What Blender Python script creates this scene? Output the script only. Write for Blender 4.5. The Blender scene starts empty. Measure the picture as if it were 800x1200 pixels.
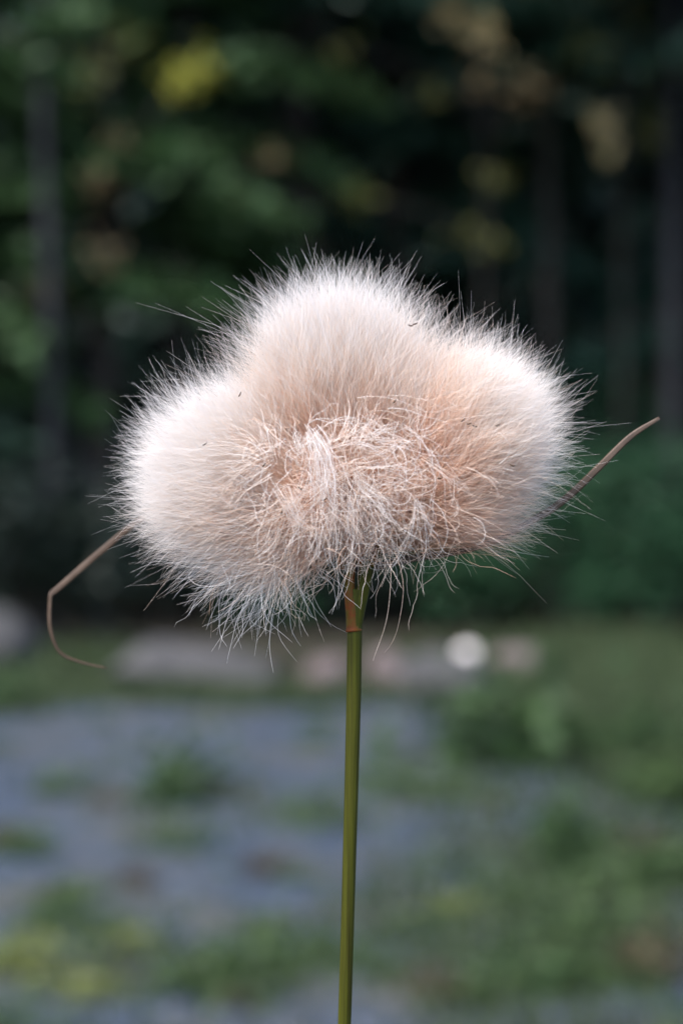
import bpy, math, random
import numpy as np

rad = math.radians
SC = bpy.context.scene
COL = SC.collection

# ------------------------------------------------------------------ camera
CAM_H = 0.80                       # lens height above the ground
SUBJ = 0.163                       # lens to flower head
FPX = 2240.0                       # focal length in photo pixels (1200 tall)
cam_d = bpy.data.cameras.new("camera")
cam = bpy.data.objects.new("camera", cam_d)
COL.objects.link(cam)
cam.location = (0, -SUBJ, CAM_H)
cam.rotation_euler = (rad(90), 0, 0)
cam_d.sensor_fit = 'VERTICAL'
cam_d.sensor_height = 24.0
cam_d.lens = 24.0 * FPX / 1200.0
cam_d.clip_start = 0.01
cam_d.clip_end = 500
cam_d.dof.use_dof = True
cam_d.dof.focus_distance = SUBJ - 0.0022
cam_d.dof.aperture_fstop = (cam_d.lens / 1000.0) / 0.0030
SC.camera = cam

# ------------------------------------------------------------------ sky, sun, exposure
SUN_EL, SUN_AZ = 57.0, -142.0      # azimuth from +Y (away from lens), negative = left
w = bpy.data.worlds.new("World")
SC.world = w
w.use_nodes = True
nt = w.node_tree
bg = nt.nodes.get("Background") or nt.nodes.new("ShaderNodeBackground")
sky = nt.nodes.new("ShaderNodeTexSky")
sky.sky_type = 'NISHITA'
sky.sun_disc = False
sky.sun_elevation = rad(SUN_EL)
sky.sun_rotation = rad(SUN_AZ)
sky.air_density = 1.0
sky.dust_density = 1.6
nt.links.new(sky.outputs[0], bg.inputs[0])
bg.inputs[1].default_value = 0.11
sun_d = bpy.data.lights.new("sun", 'SUN')
sun = bpy.data.objects.new("sun", sun_d)
COL.objects.link(sun)
sun_d.energy = 1.5
sun_d.angle = rad(25)
sun_d.color = (1.0, 0.95, 0.89)
sun.rotation_euler = (rad(90 - SUN_EL), 0, rad(180 - SUN_AZ))
sun.location = (-3, 5, 12)

SC.view_settings.view_transform = 'Standard'
SC.view_settings.look = 'None'
SC.view_settings.exposure = 2.08
SC.view_settings.gamma = 1
SC.view_settings.use_curve_mapping = False
SC.render.engine = 'CYCLES'
SC.cycles.max_bounces = 14
SC.cycles.diffuse_bounces = 12
SC.cycles.transmission_bounces = 8
SC.cycles.transparent_max_bounces = 8
SC.cycles.use_denoising = True
SC.cycles.denoiser = 'OPENIMAGEDENOISE'
SC.cycles.caustics_reflective = False
SC.cycles.caustics_refractive = False

S = SUBJ / FPX                     # metres per photo pixel at the flower


def at(px, py, Y):
    """Point on the plane Y seen at a photo pixel."""
    D = Y + SUBJ
    return np.array(((px - 400) / FPX * D, Y, CAM_H - (py - 600) / FPX * D))


def ground_at(px, py):
    D = CAM_H * FPX / (py - 600)
    return np.array(((px - 400) / FPX * D, D - SUBJ, 0.0))


def px2w(P):
    """(x px, y px, depth px) -> world, keeps the pixel position for any depth."""
    P = np.asarray(P, float)
    Y = P[..., 2] * S
    k = (Y + SUBJ) / FPX
    return np.stack(((P[..., 0] - 400) * k, Y, CAM_H - (P[..., 1] - 600) * k), -1)


# ------------------------------------------------------------------ object helpers
def tag(o, label=None, cat=None, group=None, kind=None):
    if label: o['label'] = label
    if cat: o['category'] = cat
    if group: o['group'] = group
    if kind: o['kind'] = kind
    return o


def thing(name, label, cat, loc, rz=0.0, group=None):
    o = bpy.data.objects.new(name, None)
    COL.objects.link(o)
    o.empty_display_size = 0.05
    o.location = [float(v) for v in loc]
    o.rotation_euler = (0, 0, rz)
    return tag(o, label, cat, group)


def link(name, me, mats, parent=None):
    o = bpy.data.objects.new(name, me)
    COL.objects.link(o)
    for m in (mats if isinstance(mats, (list, tuple)) else [mats]):
        me.materials.append(m)
    if parent is not None:
        o.parent = parent
    return o


def copy_tree(o, parent=None):
    c = o.copy()
    COL.objects.link(c)
    if parent is not None:
        c.parent = parent
    for ch in list(o.children):
        copy_tree(ch, c)
    return c


def make_mesh(name, V, F, smooth=True, attrs=None, mat_idx=None):
    """V (n,3), F (m,k) with a constant k, built quickly."""
    V = np.ascontiguousarray(V, np.float32)
    F = np.ascontiguousarray(F, np.int32)
    me = bpy.data.meshes.new(name)
    me.vertices.add(len(V))
    me.vertices.foreach_set("co", V.ravel())
    k = F.shape[1]
    me.loops.add(F.size)
    me.loops.foreach_set("vertex_index", F.ravel())
    me.polygons.add(len(F))
    me.polygons.foreach_set("loop_start", np.arange(0, F.size, k, dtype=np.int32))
    me.polygons.foreach_set("use_smooth", np.full(len(F), smooth, dtype=bool))
    if mat_idx is not None:
        me.polygons.foreach_set("material_index", np.asarray(mat_idx, np.int32))
    for key, val in (attrs or {}).items():
        a = me.attributes.new(key, 'FLOAT', 'POINT')
        a.data.foreach_set("value", np.ascontiguousarray(val, np.float32).ravel())
    me.update(calc_edges=True)
    return me


def norm(v):
    return v / (np.linalg.norm(v, axis=-1, keepdims=True) + 1e-12)


def tubes(P, R, sides=3, cap=False):
    """P (n,m,3) paths, R (n,m) radii -> verts, quads."""
    n, m, _ = P.shape
    T = norm(np.gradient(P, axis=1))
    ref = np.zeros((n, 1, 3)); ref[..., 1] = 1.0
    ref = ref + 0.35 * np.random.RandomState(3).normal(size=(n, 1, 3))
    N = norm(np.cross(T, ref))
    B = np.cross(T, N)
    ang = np.arange(sides) * 2 * np.pi / sides
    V = (P[:, :, None, :] + R[:, :, None, None] *
         (np.cos(ang)[None, None, :, None] * N[:, :, None, :] + np.sin(ang)[None, None, :, None] * B[:, :, None, :]))
    idx = np.arange(n * m * sides).reshape(n, m, sides)
    a = idx[:, :-1, :]; b = np.roll(a, -1, axis=2)
    c = idx[:, 1:, :]; d = np.roll(c, -1, axis=2)
    F = np.stack((a, b, d, c), -1).reshape(-1, 4)
    return V.reshape(-1, 3), F


def spline(pts, m):
    """Catmull-Rom through points, resampled to m points."""
    p = np.asarray(pts, float)
    p = np.vstack((2 * p[0] - p[1], p, 2 * p[-1] - p[-2]))
    out = []
    segs = len(p) - 3
    for t in np.linspace(0, segs - 1e-6, m):
        i = int(t); f = t - i
        a, b, c, d = p[i:i + 4]
        out.append(0.5 * ((2 * b) + (c - a) * f + (2 * a - 5 * b + 4 * c - d) * f * f + (3 * b - a - 3 * c + d) * f ** 3))
    return np.array(out)


# ------------------------------------------------------------------ materials
def mat(name):
    m = bpy.data.materials.new(name)
    m.use_nodes = True
    t = m.node_tree
    p = next(n for n in t.nodes if n.type == 'BSDF_PRINCIPLED')
    return m, t, p


def ramp(t, stops):
    r = t.nodes.new("ShaderNodeValToRGB")
    e = r.color_ramp.elements
    while len(e) > 1: e.remove(e[-1])
    e[0].position, e[0].color = stops[0][0], (*stops[0][1], 1)
    for pos, c in stops[1:]:
        x = e.new(pos); x.color = (*c, 1)
    return r


def noise(t, scale, detail=4, rough=.55, vec=None):
    n = t.nodes.new("ShaderNodeTexNoise")
    n.inputs['Scale'].default_value = scale
    n.inputs['Detail'].default_value = detail
    n.inputs['Roughness'].default_value = rough
    if vec is not None: t.links.new(vec, n.inputs['Vector'])
    return n


def objco(t):
    return t.nodes.new("ShaderNodeTexCoord").outputs['Object']


def attr(t, name):
    a = t.nodes.new("ShaderNodeAttribute")
    a.attribute_name = name
    return a.outputs['Fac']


def hair_material(name, stops):
    m, t, p = mat(name)
    r = ramp(t, stops)
    t.links.new(attr(t, "tone"), r.inputs[0])
    out = next(n for n in t.nodes if n.type == 'OUTPUT_MATERIAL')
    t.nodes.remove(p)
    d = t.nodes.new("ShaderNodeBsdfDiffuse")
    tr = t.nodes.new("ShaderNodeBsdfTranslucent")
    g = t.nodes.new("ShaderNodeBsdfGlossy")
    g.inputs['Roughness'].default_value = 0.35
    g.inputs['Color'].default_value = (.9, .9, .95, 1)
    mx = t.nodes.new("ShaderNodeMixShader"); mx.inputs[0].default_value = 0.5
    mg = t.nodes.new("ShaderNodeMixShader"); mg.inputs[0].default_value = 0.05
    t.links.new(r.outputs[0], d.inputs[0]); t.links.new(r.outputs[0], tr.inputs[0])
    t.links.new(d.outputs[0], mx.inputs[1]); t.links.new(tr.outputs[0], mx.inputs[2])
    t.links.new(mx.outputs[0], mg.inputs[1]); t.links.new(g.outputs[0], mg.inputs[2])
    t.links.new(mg.outputs[0], out.inputs[0])
    return m


def leaf_material(name, c0, c1, transl=.3, rough=.5):
    m, t, p = mat(name)
    r = ramp(t, [(0, c0), (1, c1)])
    t.links.new(attr(t, "rnd"), r.inputs[0])
    t.links.new(r.outputs[0], p.inputs['Base Color'])
    p.inputs['Roughness'].default_value = rough
    p.inputs['Specular IOR Level'].default_value = .25
    out = next(n for n in t.nodes if n.type == 'OUTPUT_MATERIAL')
    tr = t.nodes.new("ShaderNodeBsdfTranslucent")
    t.links.new(r.outputs[0], tr.inputs[0])
    mx = t.nodes.new("ShaderNodeMixShader"); mx.inputs[0].default_value = transl
    t.links.new(p.outputs[0], mx.inputs[1]); t.links.new(tr.outputs[0], mx.inputs[2])
    t.links.new(mx.outputs[0], out.inputs[0])
    return m


def rough_material(name, c0, c1, scale, c2=None, bump=.4, stretch=None):
    m, t, p = mat(name)
    v = objco(t)
    if stretch:
        mp = t.nodes.new("ShaderNodeMapping"); mp.inputs['Scale'].default_value = stretch
        t.links.new(v, mp.inputs[0]); v = mp.outputs[0]
    n = noise(t, scale, 6, .65, v)
    st = [(.3, c0), (.7, c1)] if c2 is None else [(.28, c0), (.52, c1), (.72, c2)]
    r = ramp(t, st)
    t.links.new(n.outputs[0], r.inputs[0])
    t.links.new(r.outputs[0], p.inputs['Base Color'])
    p.inputs['Roughness'].default_value = .85
    p.inputs['Specular IOR Level'].default_value = .2
    b = t.nodes.new("ShaderNodeBump"); b.inputs['Strength'].default_value = bump
    b.inputs['Distance'].default_value = .02
    t.links.new(n.outputs[0], b.inputs['Height']); t.links.new(b.outputs[0], p.inputs['Normal'])
    return m


M = {}
PALE = (.985, .95, .925); CREAM = (.98, .865, .77); PEACH = (.955, .69, .515); TAWNY = (.80, .47, .29); RUST = (.52, .26, .15)
M['fluff'] = hair_material("cottongrass_bristles", [(0, RUST), (.2, TAWNY), (.45, PEACH), (.72, CREAM), (.95, PALE)])
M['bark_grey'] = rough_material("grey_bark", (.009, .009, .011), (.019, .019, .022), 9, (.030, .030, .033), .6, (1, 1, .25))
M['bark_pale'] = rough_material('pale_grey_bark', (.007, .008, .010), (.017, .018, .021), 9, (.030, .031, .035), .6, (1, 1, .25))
M['bark_dark'] = rough_material("dark_bark", (.02, .018, .016), (.05, .043, .038), 9, None, .6, (1, 1, .25))
M['bark_birch'] = rough_material("birch_bark", (.015, .013, .012), (.03, .027, .025), 7, (.05, .045, .04), .3, (.5, .5, 3))
M['needles'] = leaf_material("conifer_needles", (.018, .043, .015), (.055, .108, .038), .22)
M['needles_teal'] = leaf_material("dark_conifer_needles", (.009, .028, .020), (.026, .066, .045), .15)
M['leaves'] = leaf_material("broad_leaves", (.018, .055, .020), (.045, .115, .040), .3)
M['shrub'] = leaf_material("shrub_leaves", (.010, .035, .016), (.028, .085, .036), .25)
M['yellow'] = leaf_material("sun_painted_autumn_leaves", (.26, .26, .04), (.42, .40, .07), .35)  # yellow autumn leaves, brightened so their colour carries dappled sun
M['olive'] = leaf_material("olive_autumn_leaves", (.075, .09, .022), (.17, .165, .05), .35)
M['buff'] = leaf_material("sun_painted_buff_leaves", (.40, .34, .16), (.62, .50, .28), .35)  # sunlit foliage put into a pale leaf colour
M['brown'] = leaf_material("brown_autumn_leaves", (.11, .08, .035), (.19, .14, .075), .3)
M['wood_mass'] = leaf_material("far_forest_leaves", (.007, .017, .014), (.020, .044, .032), .1)
M['weed'] = leaf_material("weed_leaves", (.030, .054, .018), (.075, .12, .040), .3)
M['weed_dark'] = leaf_material("dark_weed_leaves", (.018, .040, .013), (.048, .088, .028), .25)
M['weed_pale'] = leaf_material("yellow_weed_leaves", (.11, .135, .035), (.22, .24, .08), .3)
M['weed_red'] = leaf_material("reddish_weed_leaves", (.05, .034, .02), (.08, .062, .032), .3)
M['grass'] = leaf_material("grass_blades", (.024, .038, .016), (.068, .096, .038), .3)
M['dry'] = leaf_material("dry_stalks", (.22, .17, .10), (.38, .31, .2), .2)

# ------------------------------------------------------------------ setting
rng = np.random.RandomState(11)


def grid_sheet(name, x0, x1, y0, y1, nx, ny, zf, m):
    xs = np.linspace(x0, x1, nx); ys = np.linspace(y0, y1, ny)
    X, Y = np.meshgrid(xs, ys)
    V = np.stack((X, Y, zf(X, Y)), -1).reshape(-1, 3)
    i = np.arange(nx * ny).reshape(ny, nx)
    F = np.stack((i[:-1, :-1], i[:-1, 1:], i[1:, 1:], i[1:, :-1]), -1).reshape(-1, 4)
    o = link(name, make_mesh(name, V, F), m)
    return tag(o, kind='structure')


# forest floor / earth: one sheet to the horizon
M['earth'] = rough_material("forest_floor", (.012, .011, .009), (.03, .024, .017), 1.4, (.03, .038, .02), .5)
grid_sheet("ground", -260, 260, -260, 300, 60, 60, lambda x, y: 0 * x, M['earth'])

# gravel lot in front of the woods
m, t, p = mat("slate_gravel")
v = objco(t)
vo = t.nodes.new("ShaderNodeTexVoronoi"); vo.inputs['Scale'].default_value = 55
t.links.new(v, vo.inputs['Vector'])
sep = t.nodes.new("ShaderNodeSeparateColor"); t.links.new(vo.outputs['Color'], sep.inputs[0])
r1 = ramp(t, [(0, (.010, .016, .028)), (.5, (.024, .038, .064)), (.85, (.044, .063, .096)), (1, (.14, .142, .15))])
t.links.new(sep.outputs[0], r1.inputs[0])
n2 = noise(t, 2.6, 7, .72, v)
r2 = ramp(t, [(.44, (0, 0, 0)), (.62, (1, 1, 1))])
t.links.new(n2.outputs[0], r2.inputs[0])
n3 = noise(t, 8, 4, .6, v)
r3 = ramp(t, [(.3, (.035, .05, .024)), (.55, (.075, .065, .05)), (.75, (.055, .078, .034))])
t.links.new(n3.outputs[0], r3.inputs[0])
mixc = t.nodes.new("ShaderNodeMix"); mixc.data_type = 'RGBA'
ms = t.nodes.new("ShaderNodeMath"); ms.operation = 'MULTIPLY'; ms.inputs[1].default_value = .75
t.links.new(r2.outputs[0], ms.inputs[0])
t.links.new(ms.outputs[0], mixc.inputs['Factor'])
t.links.new(r1.outputs[0], mixc.inputs['A']); t.links.new(r3.outputs[0], mixc.inputs['B'])
t.links.new(mixc.outputs['Result'], p.inputs['Base Color'])
p.inputs['Roughness'].default_value = .8
p.inputs['Specular IOR Level'].default_value = .25
b = t.nodes.new("ShaderNodeBump"); b.inputs['Strength'].default_value = .8; b.inputs['Distance'].default_value = .012
t.links.new(vo.outputs['Distance'], b.inputs['Height']); b.invert = True
t.links.new(b.outputs[0], p.inputs['Normal'])
M['gravel'] = m
gv = grid_sheet("gravel_lot", -14, 14, -9, 8.3, 60, 60,
                lambda x, y: .006 + .010 * (np.sin(2.1 * x + .7 * y) * np.sin(1.3 * y - .4 * x) + 1) * .5, M['gravel'])

M['wooded'] = rough_material('wooded_slope', (.004, .010, .006), (.014, .028, .014), 1.1, (.03, .045, .02), 1.0)
# wooded hillside behind
grid_sheet("hill", -160, 160, 30, 170, 60, 40,
           lambda x, y: -0.4 + 26 * (1 - np.exp(-((y - 30) / 30.0))) + 1.2 * np.sin(x * .13) * np.minimum(1, (y - 30) / 20), M['wooded'])


# ------------------------------------------------------------------ foliage helpers
def leaf_quads(C, size, rs, flat=0.0, aspect=.55, updir=None):
    """A pointed leaf (4-vertex diamond, creased) at each centre."""
    n = len(C)
    d = rs.normal(size=(n, 3)); d[:, 2] *= (1 - flat)
    d = norm(d)
    up = rs.normal(size=(n, 3)) * (1 - flat * .8); up[:, 2] += flat * 1.5
    side = norm(np.cross(d, up))
    nrm = np.cross(side, d)
    L = size * rs.uniform(.6, 1.35, (n, 1))
    W = L * aspect * .5
    a = C - d * L * .5
    c = C + d * L * .5
    mid = C + nrm * L * .08
    V = np.stack((a, mid + side * W, c, mid - side * W), 1).reshape(-1, 3)
    F = np.arange(n * 4).reshape(n, 4)
    rnd = np.repeat(rs.uniform(0, 1, n), 4)
    return V, F, rnd


def leaf_mesh(name, C, size, rs, clump=None, **k):
    V, F, r = leaf_quads(C, size, rs, **k)
    if clump is not None:
        r = np.clip(.55 * r + .45 * np.repeat(clump, 4), 0, 1)
    return make_mesh(name, V, F, smooth=False, attrs={'rnd': r})


def trunk_mesh(name, paths, sides=9):
    """paths: list of (points, r0, r1) of the trunk and its limbs, one joined mesh."""
    VV, FF, o = [], [], 0
    for pts, r0, r1 in paths:
        P = spline(pts, max(6, 4 * len(pts)))
        R = np.linspace(r0, r1, len(P))
        V, F = tubes(P[None], R[None], sides)
        VV.append(V); FF.append(F + o); o += len(V)
    return make_mesh(name, np.vstack(VV), np.vstack(FF))


def conifer(seed, H, h0, spread, leaf, n_limb, dens, r0, bark, needles, lean=(0, 0), name='conifer_tree', label='', loc=(0, 0, 0), low_spread=None):
    rs = np.random.RandomState(seed)
    root = thing(name, label, 'tree', loc)
    tp = [np.array((lean[0] * f * H + rs.normal() * .03, lean[1] * f * H + rs.normal() * .03, H * f)) for f in np.linspace(0, 1, 7)]
    tp[0] = np.array((0, 0, -.15))
    paths = [(tp, r0, r0 * .12)]
    C, cl = [], []
    for i in range(n_limb):
        f = (i + .5) / n_limb
        h = h0 + (H - h0) * f ** 1.15
        L = spread * (1 - .85 * f ** .9) * rs.uniform(.7, 1.15)
        az = rs.uniform(0, 2 * math.pi)
        c = np.array((lean[0] * h, lean[1] * h, h))
        d = np.array((math.cos(az), math.sin(az), 0))
        e = c + d * L + np.array((0, 0, -.22 * L + .1 * rs.normal()))
        mid = c + d * L * .5 + np.array((0, 0, .02 * L))
        paths.append(([c, mid, e], max(.012, r0 * .22 * (1 - f)), .005))
        k = int(dens * L)
        s = rs.uniform(.08, 1.03, k) ** .8
        w = np.cross(d, (0, 0, 1))
        sp = (.34 * L * (1 - .65 * s) + .05)
        off = rs.normal(size=k) * .55
        pos = c + np.outer(s, e - c) + np.outer(4 * s * (1 - s) * .08 * L, (0, 0, 1)) + np.outer(off * sp, w) + rs.normal(size=(k, 3)) * (.05, .05, .045)
        pos[:, 2] -= np.abs(off) * sp * .35
        C.append(pos); cl.append(np.full(k, rs.uniform()))
    link('trunk', trunk_mesh('trunk', paths), bark, root)
    link('crown', leaf_mesh('crown', np.vstack(C), leaf, rs, np.concatenate(cl), flat=.55, aspect=.5), needles, root)
    return root


def clusters(rs, centres, n_each, spread):
    return np.vstack([c + rs.normal(size=(n_each, 3)) * spread for c in centres])


def broadleaf(seed, H, h0, spread, leaf, n_cl, per, r0, bark, leaves, label, loc, name='broadleaf_tree', extra=None, squash=.6):
    """Trunk, limbs to clump centres, leaves round every clump. extra: list of (material, part, [clump centres], n, spread, leaf)."""
    rs = np.random.RandomState(seed)
    root = thing(name, label, 'tree', loc)
    tp = [np.array((rs.normal() * .05 * f * H * .3, rs.normal() * .05 * f * H * .3, H * f)) for f in np.linspace(0, 1, 6)]
    tp[0] = np.array((0, 0, -.15))
    paths = [(tp, r0, r0 * .15)]
    cs = []
    for i in range(n_cl):
        f = rs.uniform(0, 1)
        h = h0 + (H - h0) * f
        az = rs.uniform(0, 2 * math.pi)
        R = spread * math.sqrt(rs.uniform(.05, 1)) * (1 - .55 * f)
        e = np.array((math.cos(az) * R, math.sin(az) * R, h + .15 * rs.normal()))
        cs.append(e)
        s = np.array((0, 0, max(h0 * .7, h - R * .7)))
        paths.append(([s, (s + e) / 2 + rs.normal(size=3) * .06, e], max(.008, r0 * .25 * (1 - f)), .003))
    if extra:
        for _, _, ec, _, _, _ in extra:
            for e in ec:
                e = np.asarray(e, float)
                s = np.array((0, 0, min(H * .9, max(.5, e[2] - .25 * np.hypot(e[0], e[1])))))
                paths.append(([s, (s + e) / 2 + np.array((0, 0, .08)), e], .014, .004))
    link('trunk', trunk_mesh('trunk', paths), bark, root)
    if n_cl:
        C = clusters(rs, cs, per, spread * np.array((.17, .17, .17 * squash)) + .05)
        link('crown', leaf_mesh('crown', C, leaf, rs, np.repeat(rs.uniform(0, 1, n_cl), per), flat=.3), leaves, root)
    if extra:
        for mm, part, ec, n, sp, ls in extra:
            C = np.vstack([np.asarray(c) + rs.normal(size=(n, 3)) * np.asarray(sp) for c in ec])
            link(part, leaf_mesh(part, C, ls, rs, flat=.2), mm, root)
    return root


# far dark woods that read as one mass
def woods():
    rs = np.random.RandomState(5)
    VV, FF, RR, MI, o = [], [], [], [], 0
    for i in range(260):
        row = i % 5
        Y = 17.5 + row * 4.2 + rs.uniform(-1.6, 1.6)
        X = rs.uniform(-1, 1) * (13 + Y * .85)
        H = rs.uniform(10, 16)
        P = spline([(X, Y, -.2), (X + rs.normal() * .1, Y, H * .5), (X + rs.normal() * .2, Y, H)], 8)
        r = rs.uniform(.09, .2)
        V, F = tubes(P[None], np.linspace(r, .02, 8)[None], 7)
        VV.append(V); FF.append(F + o); RR.append(np.full(len(V), .5)); MI.append(np.zeros(len(F))); o += len(V)
        n = 1100
        h = .3 + (H - .3) * rs.uniform(0, 1, n) ** .8
        R = 2.3 * (1.12 - h / H) * np.sqrt(rs.uniform(0, 1, n))
        az = rs.uniform(0, 2 * np.pi, n)
        C = np.stack((X + R * np.cos(az), Y + R * np.sin(az), h - .2 * R), -1)
        V, F, rn = leaf_quads(C, .5, rs, flat=.3)
        VV.append(V); FF.append(F + o); RR.append(rn); MI.append(np.ones(len(F))); o += len(V)
    me = make_mesh('woods', np.vstack(VV), np.vstack(FF), False, {'rnd': np.concatenate(RR)}, np.concatenate(MI))
    ob = link('woods', me, [M['bark_dark'], M['wood_mass']])
    tag(ob, 'dark mass of forest trees deep behind the clearing', 'woods', kind='stuff')


woods()


def rel(px, py, Y, base):
    return at(px, py, Y) - np.asarray(base)


# --- the front row of the woods
b0 = at(120, 745, 12.8); b0[2] = 0
conifer(21, 12.5, 2.35, 1.75, .13, 56, 250, .085, M['bark_dark'], M['needles'], name='hemlock_tree',
        label='hemlock with green boughs just right of the slender pale grey trunk', loc=b0)
b1 = at(-60, 745, 12.2); b1[2] = 0
conifer(22, 11, 1.7, 1.25, .13, 60, 330, .10, M['bark_dark'], M['needles'], name='hemlock_tree',
        label='green hemlock cut by the left edge, its boughs behind the slender pale trunk', loc=b1)
b2 = at(215, 745, 13.4); b2[2] = 0
conifer(23, 12.5, 2.7, 1.45, .13, 60, 340, .08, M['bark_dark'], M['needles'], name='hemlock_tree',
        label='hemlock whose green boughs hang just above the left of the white seed head', loc=b2)
b3 = at(352, 745, 14.2); b3[2] = 0
conifer(24, 15, 4.4, 1.9, .14, 60, 300, .15, M['bark_dark'], M['needles_teal'], name='spruce_tree',
        label='tall spruce with broad near black trunk rising behind the seed head', loc=b3)
b4 = at(470, 745, 15.2); b4[2] = 0
conifer(25, 14, 2.6, 1.8, .14, 64, 320, .11, M['bark_dark'], M['needles_teal'], name='spruce_tree',
        label='dark teal spruce directly above the top of the seed head', loc=b4)
b5 = at(640, 745, 14.0); b5[2] = 0
conifer(26, 14, 3.6, 1.6, .14, 60, 300, .055, M['bark_dark'], M['needles_teal'], name='spruce_tree',
        label='dark spruce with bare lower trunk above the right lobe of the seed head', loc=b5)
b6 = at(785, 745, 13.0); b6[2] = 0
conifer(27, 13.5, 3.9, 1.7, .14, 60, 300, .07, M['bark_grey'], M['needles_teal'], name='spruce_tree',
        label='spruce with grey brown bare trunk near the right edge', loc=b6)
b7 = at(900, 745, 14.5); b7[2] = 0
conifer(28, 13, 2.2, 1.9, .14, 60, 300, .11, M['bark_dark'], M['needles_teal'], name='spruce_tree',
        label='spruce mostly past the right edge, behind the grey brown trunk', loc=b7)

# small autumn trees, dappled sun put into the yellow and buff leaf colours
bb = at(105, 745, 13.1); bb[2] = 0
broadleaf(31, 5.6, 3.9, .5, .09, 5, 60, .03, M['bark_birch'], M['olive'],
          'thin birch with sun-painted yellow autumn leaves right of the slender pale trunk', bb, 'birch_tree',
          extra=[(M['yellow'], 'yellow_leaves', [rel(222, 92, 11.2, bb), rel(234, 78, 11.25, bb), rel(210, 98, 11.2, bb)], 34, (.06, .05, .05), .07),
                 (M['olive'], 'olive_leaves', [rel(152, 52, 11.3, bb), rel(110, 82, 11.4, bb), rel(85, 100, 12.5, bb), rel(60, 30, 12.5, bb)], 30, (.07, .06, .07), .07),
                 (M['brown'], 'brown_leaves', [rel(127, 296, 11.3, bb), rel(112, 222, 11.3, bb), rel(138, 160, 11.6, bb), rel(50, 345, 12.0, bb), rel(315, 188, 12.1, bb)], 22, (.06, .05, .05), .065)])
bb = at(560, 745, 13.0); bb[2] = 0
broadleaf(32, 5.2, 4.4, .4, .09, 4, 50, .028, M['bark_birch'], M['olive'],
          'thin birch with autumn leaves painted sunlit buff above the right lobe of the head', bb, 'birch_tree',
          extra=[(M['buff'], 'buff_leaves', [rel(530, 15, 12.4, bb), rel(552, 32, 12.4, bb), rel(575, 40, 12.4, bb)], 20, (.06, .055, .05), .07),
                 (M['brown'], 'brown_leaves', [rel(560, 92, 12.3, bb), rel(622, 108, 12.3, bb), rel(612, 98, 12.3, bb)], 20, (.06, .05, .06), .07),
                 (M['olive'], 'olive_leaves', [rel(415, 232, 12.6, bb), rel(396, 60, 12.6, bb), rel(582, 205, 12.5, bb), rel(545, 272, 12.5, bb), rel(578, 288, 12.5, bb), rel(510, 110, 12.6, bb)], 20, (.07, .06, .06), .065)])
bb = at(730, 745, 13.2); bb[2] = 0
broadleaf(33, 4.6, 4.2, .35, .08, 3, 40, .024, M['bark_birch'], M['olive'],
          'slim sapling with one leaf cluster painted sunlit buff beside the grey brown trunk', bb, 'sapling',
          extra=[(M['buff'], 'buff_leaves', [rel(704, 146, 12.7, bb), rel(712, 176, 12.7, bb)], 34, (.04, .05, .05), .075),
                 (M['olive'], 'olive_leaves', [rel(755, 150, 12.7, bb), rel(700, 60, 12.7, bb)], 30, (.07, .06, .08), .07)])

M['shade_shrub'] = leaf_material('shade_painted_shrub_leaves', (.004, .009, .006), (.010, .020, .012), .1)  # near black leaves, the shade under the trees put into their colour
b8 = at(65, 745, 11.7); b8[2] = 0
broadleaf(35, 10, 5.2, 1.1, .10, 12, 120, .05, M['bark_pale'], M['leaves'],
          'tall tree with slender pale grey bare trunk at the far left', b8, 'broadleaf_tree')
# leaning bare trunk at lower left
bb = ground_at(120, 742)
root = thing('leaning_tree', 'leaning dead tree with bare grey stem under the green hemlock boughs', 'tree', bb)
top = rel(-20, 240, 12.4, bb)
link('trunk', trunk_mesh('trunk', [([(0, 0, -.1), rel(90, 530, bb[1], bb), rel(20, 345, bb[1], bb), top], .045, .02),
                                   ([rel(60, 450, bb[1], bb), rel(85, 410, 12.2, bb), rel(95, 372, 12.1, bb)], .018, .006)]), M['bark_grey'], root)
c0_ = top
rs_ = np.random.RandomState(9)
link('crown', leaf_mesh('crown', c0_ + rs_.normal(size=(160, 3)) * (.3, .3, .3), .1, rs_), M['needles'], root)


# shrubs along the forest edge
def shrub(seed, px, Y, w, h, label, leaves=None, leaf=.085, n=26, per=85):
    rs = np.random.RandomState(seed)
    base = at(px, 745, Y); base[2] = 0
    root = thing('shrub', label, 'shrub', base)
    paths, cs = [], []
    for i in range(n):
        az = rs.uniform(0, 2 * math.pi); R = w * .5 * math.sqrt(rs.uniform(0, 1))
        z = h * (.25 + .75 * rs.uniform(0, 1) * (1 - .5 * (R / (w * .5)) ** 2))
        e = np.array((R * math.cos(az), R * math.sin(az), z))
        paths.append(([(.1 * e[0], .1 * e[1], -.05), (e[0] * .45, e[1] * .45, z * .6), e], .012, .004))
        cs.append(e)
    link('stem', trunk_mesh('stem', paths, 5), M['bark_dark'], root)
    C = clusters(rs, cs, per, np.array((.11 * w, .11 * w, .09 * h)))
    C[:, 2] = np.maximum(C[:, 2], .03)
    link('foliage', leaf_mesh('foliage', C, leaf, rs, np.repeat(rs.uniform(0, 1, n), per), flat=.3), leaves or M['shrub'], root)
    return root


shrub(41, 655, 12.5, 1.3, 1.35, 'green shrub at the wood edge under the right lobe of the seed head')
shrub(42, 765, 12.2, 1.1, 1.15, 'green shrub at the wood edge below the straight bract tip')
shrub(43, 560, 12.9, 1.0, .72, 'low dark shrub between the bright pale rock and the green shrubs')
shrub(44, 850, 12.6, 1.2, 1.4, 'shrub cut by the right edge of the view')
shrub(45, 715, 13.6, 1.2, 1.75, 'taller shrub standing behind the two green shrubs on the right')
shrub(46, 330, 13.0, .9, .34, 'very low dark shrub at the wood edge behind the long grey boulder', n=14)


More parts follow.
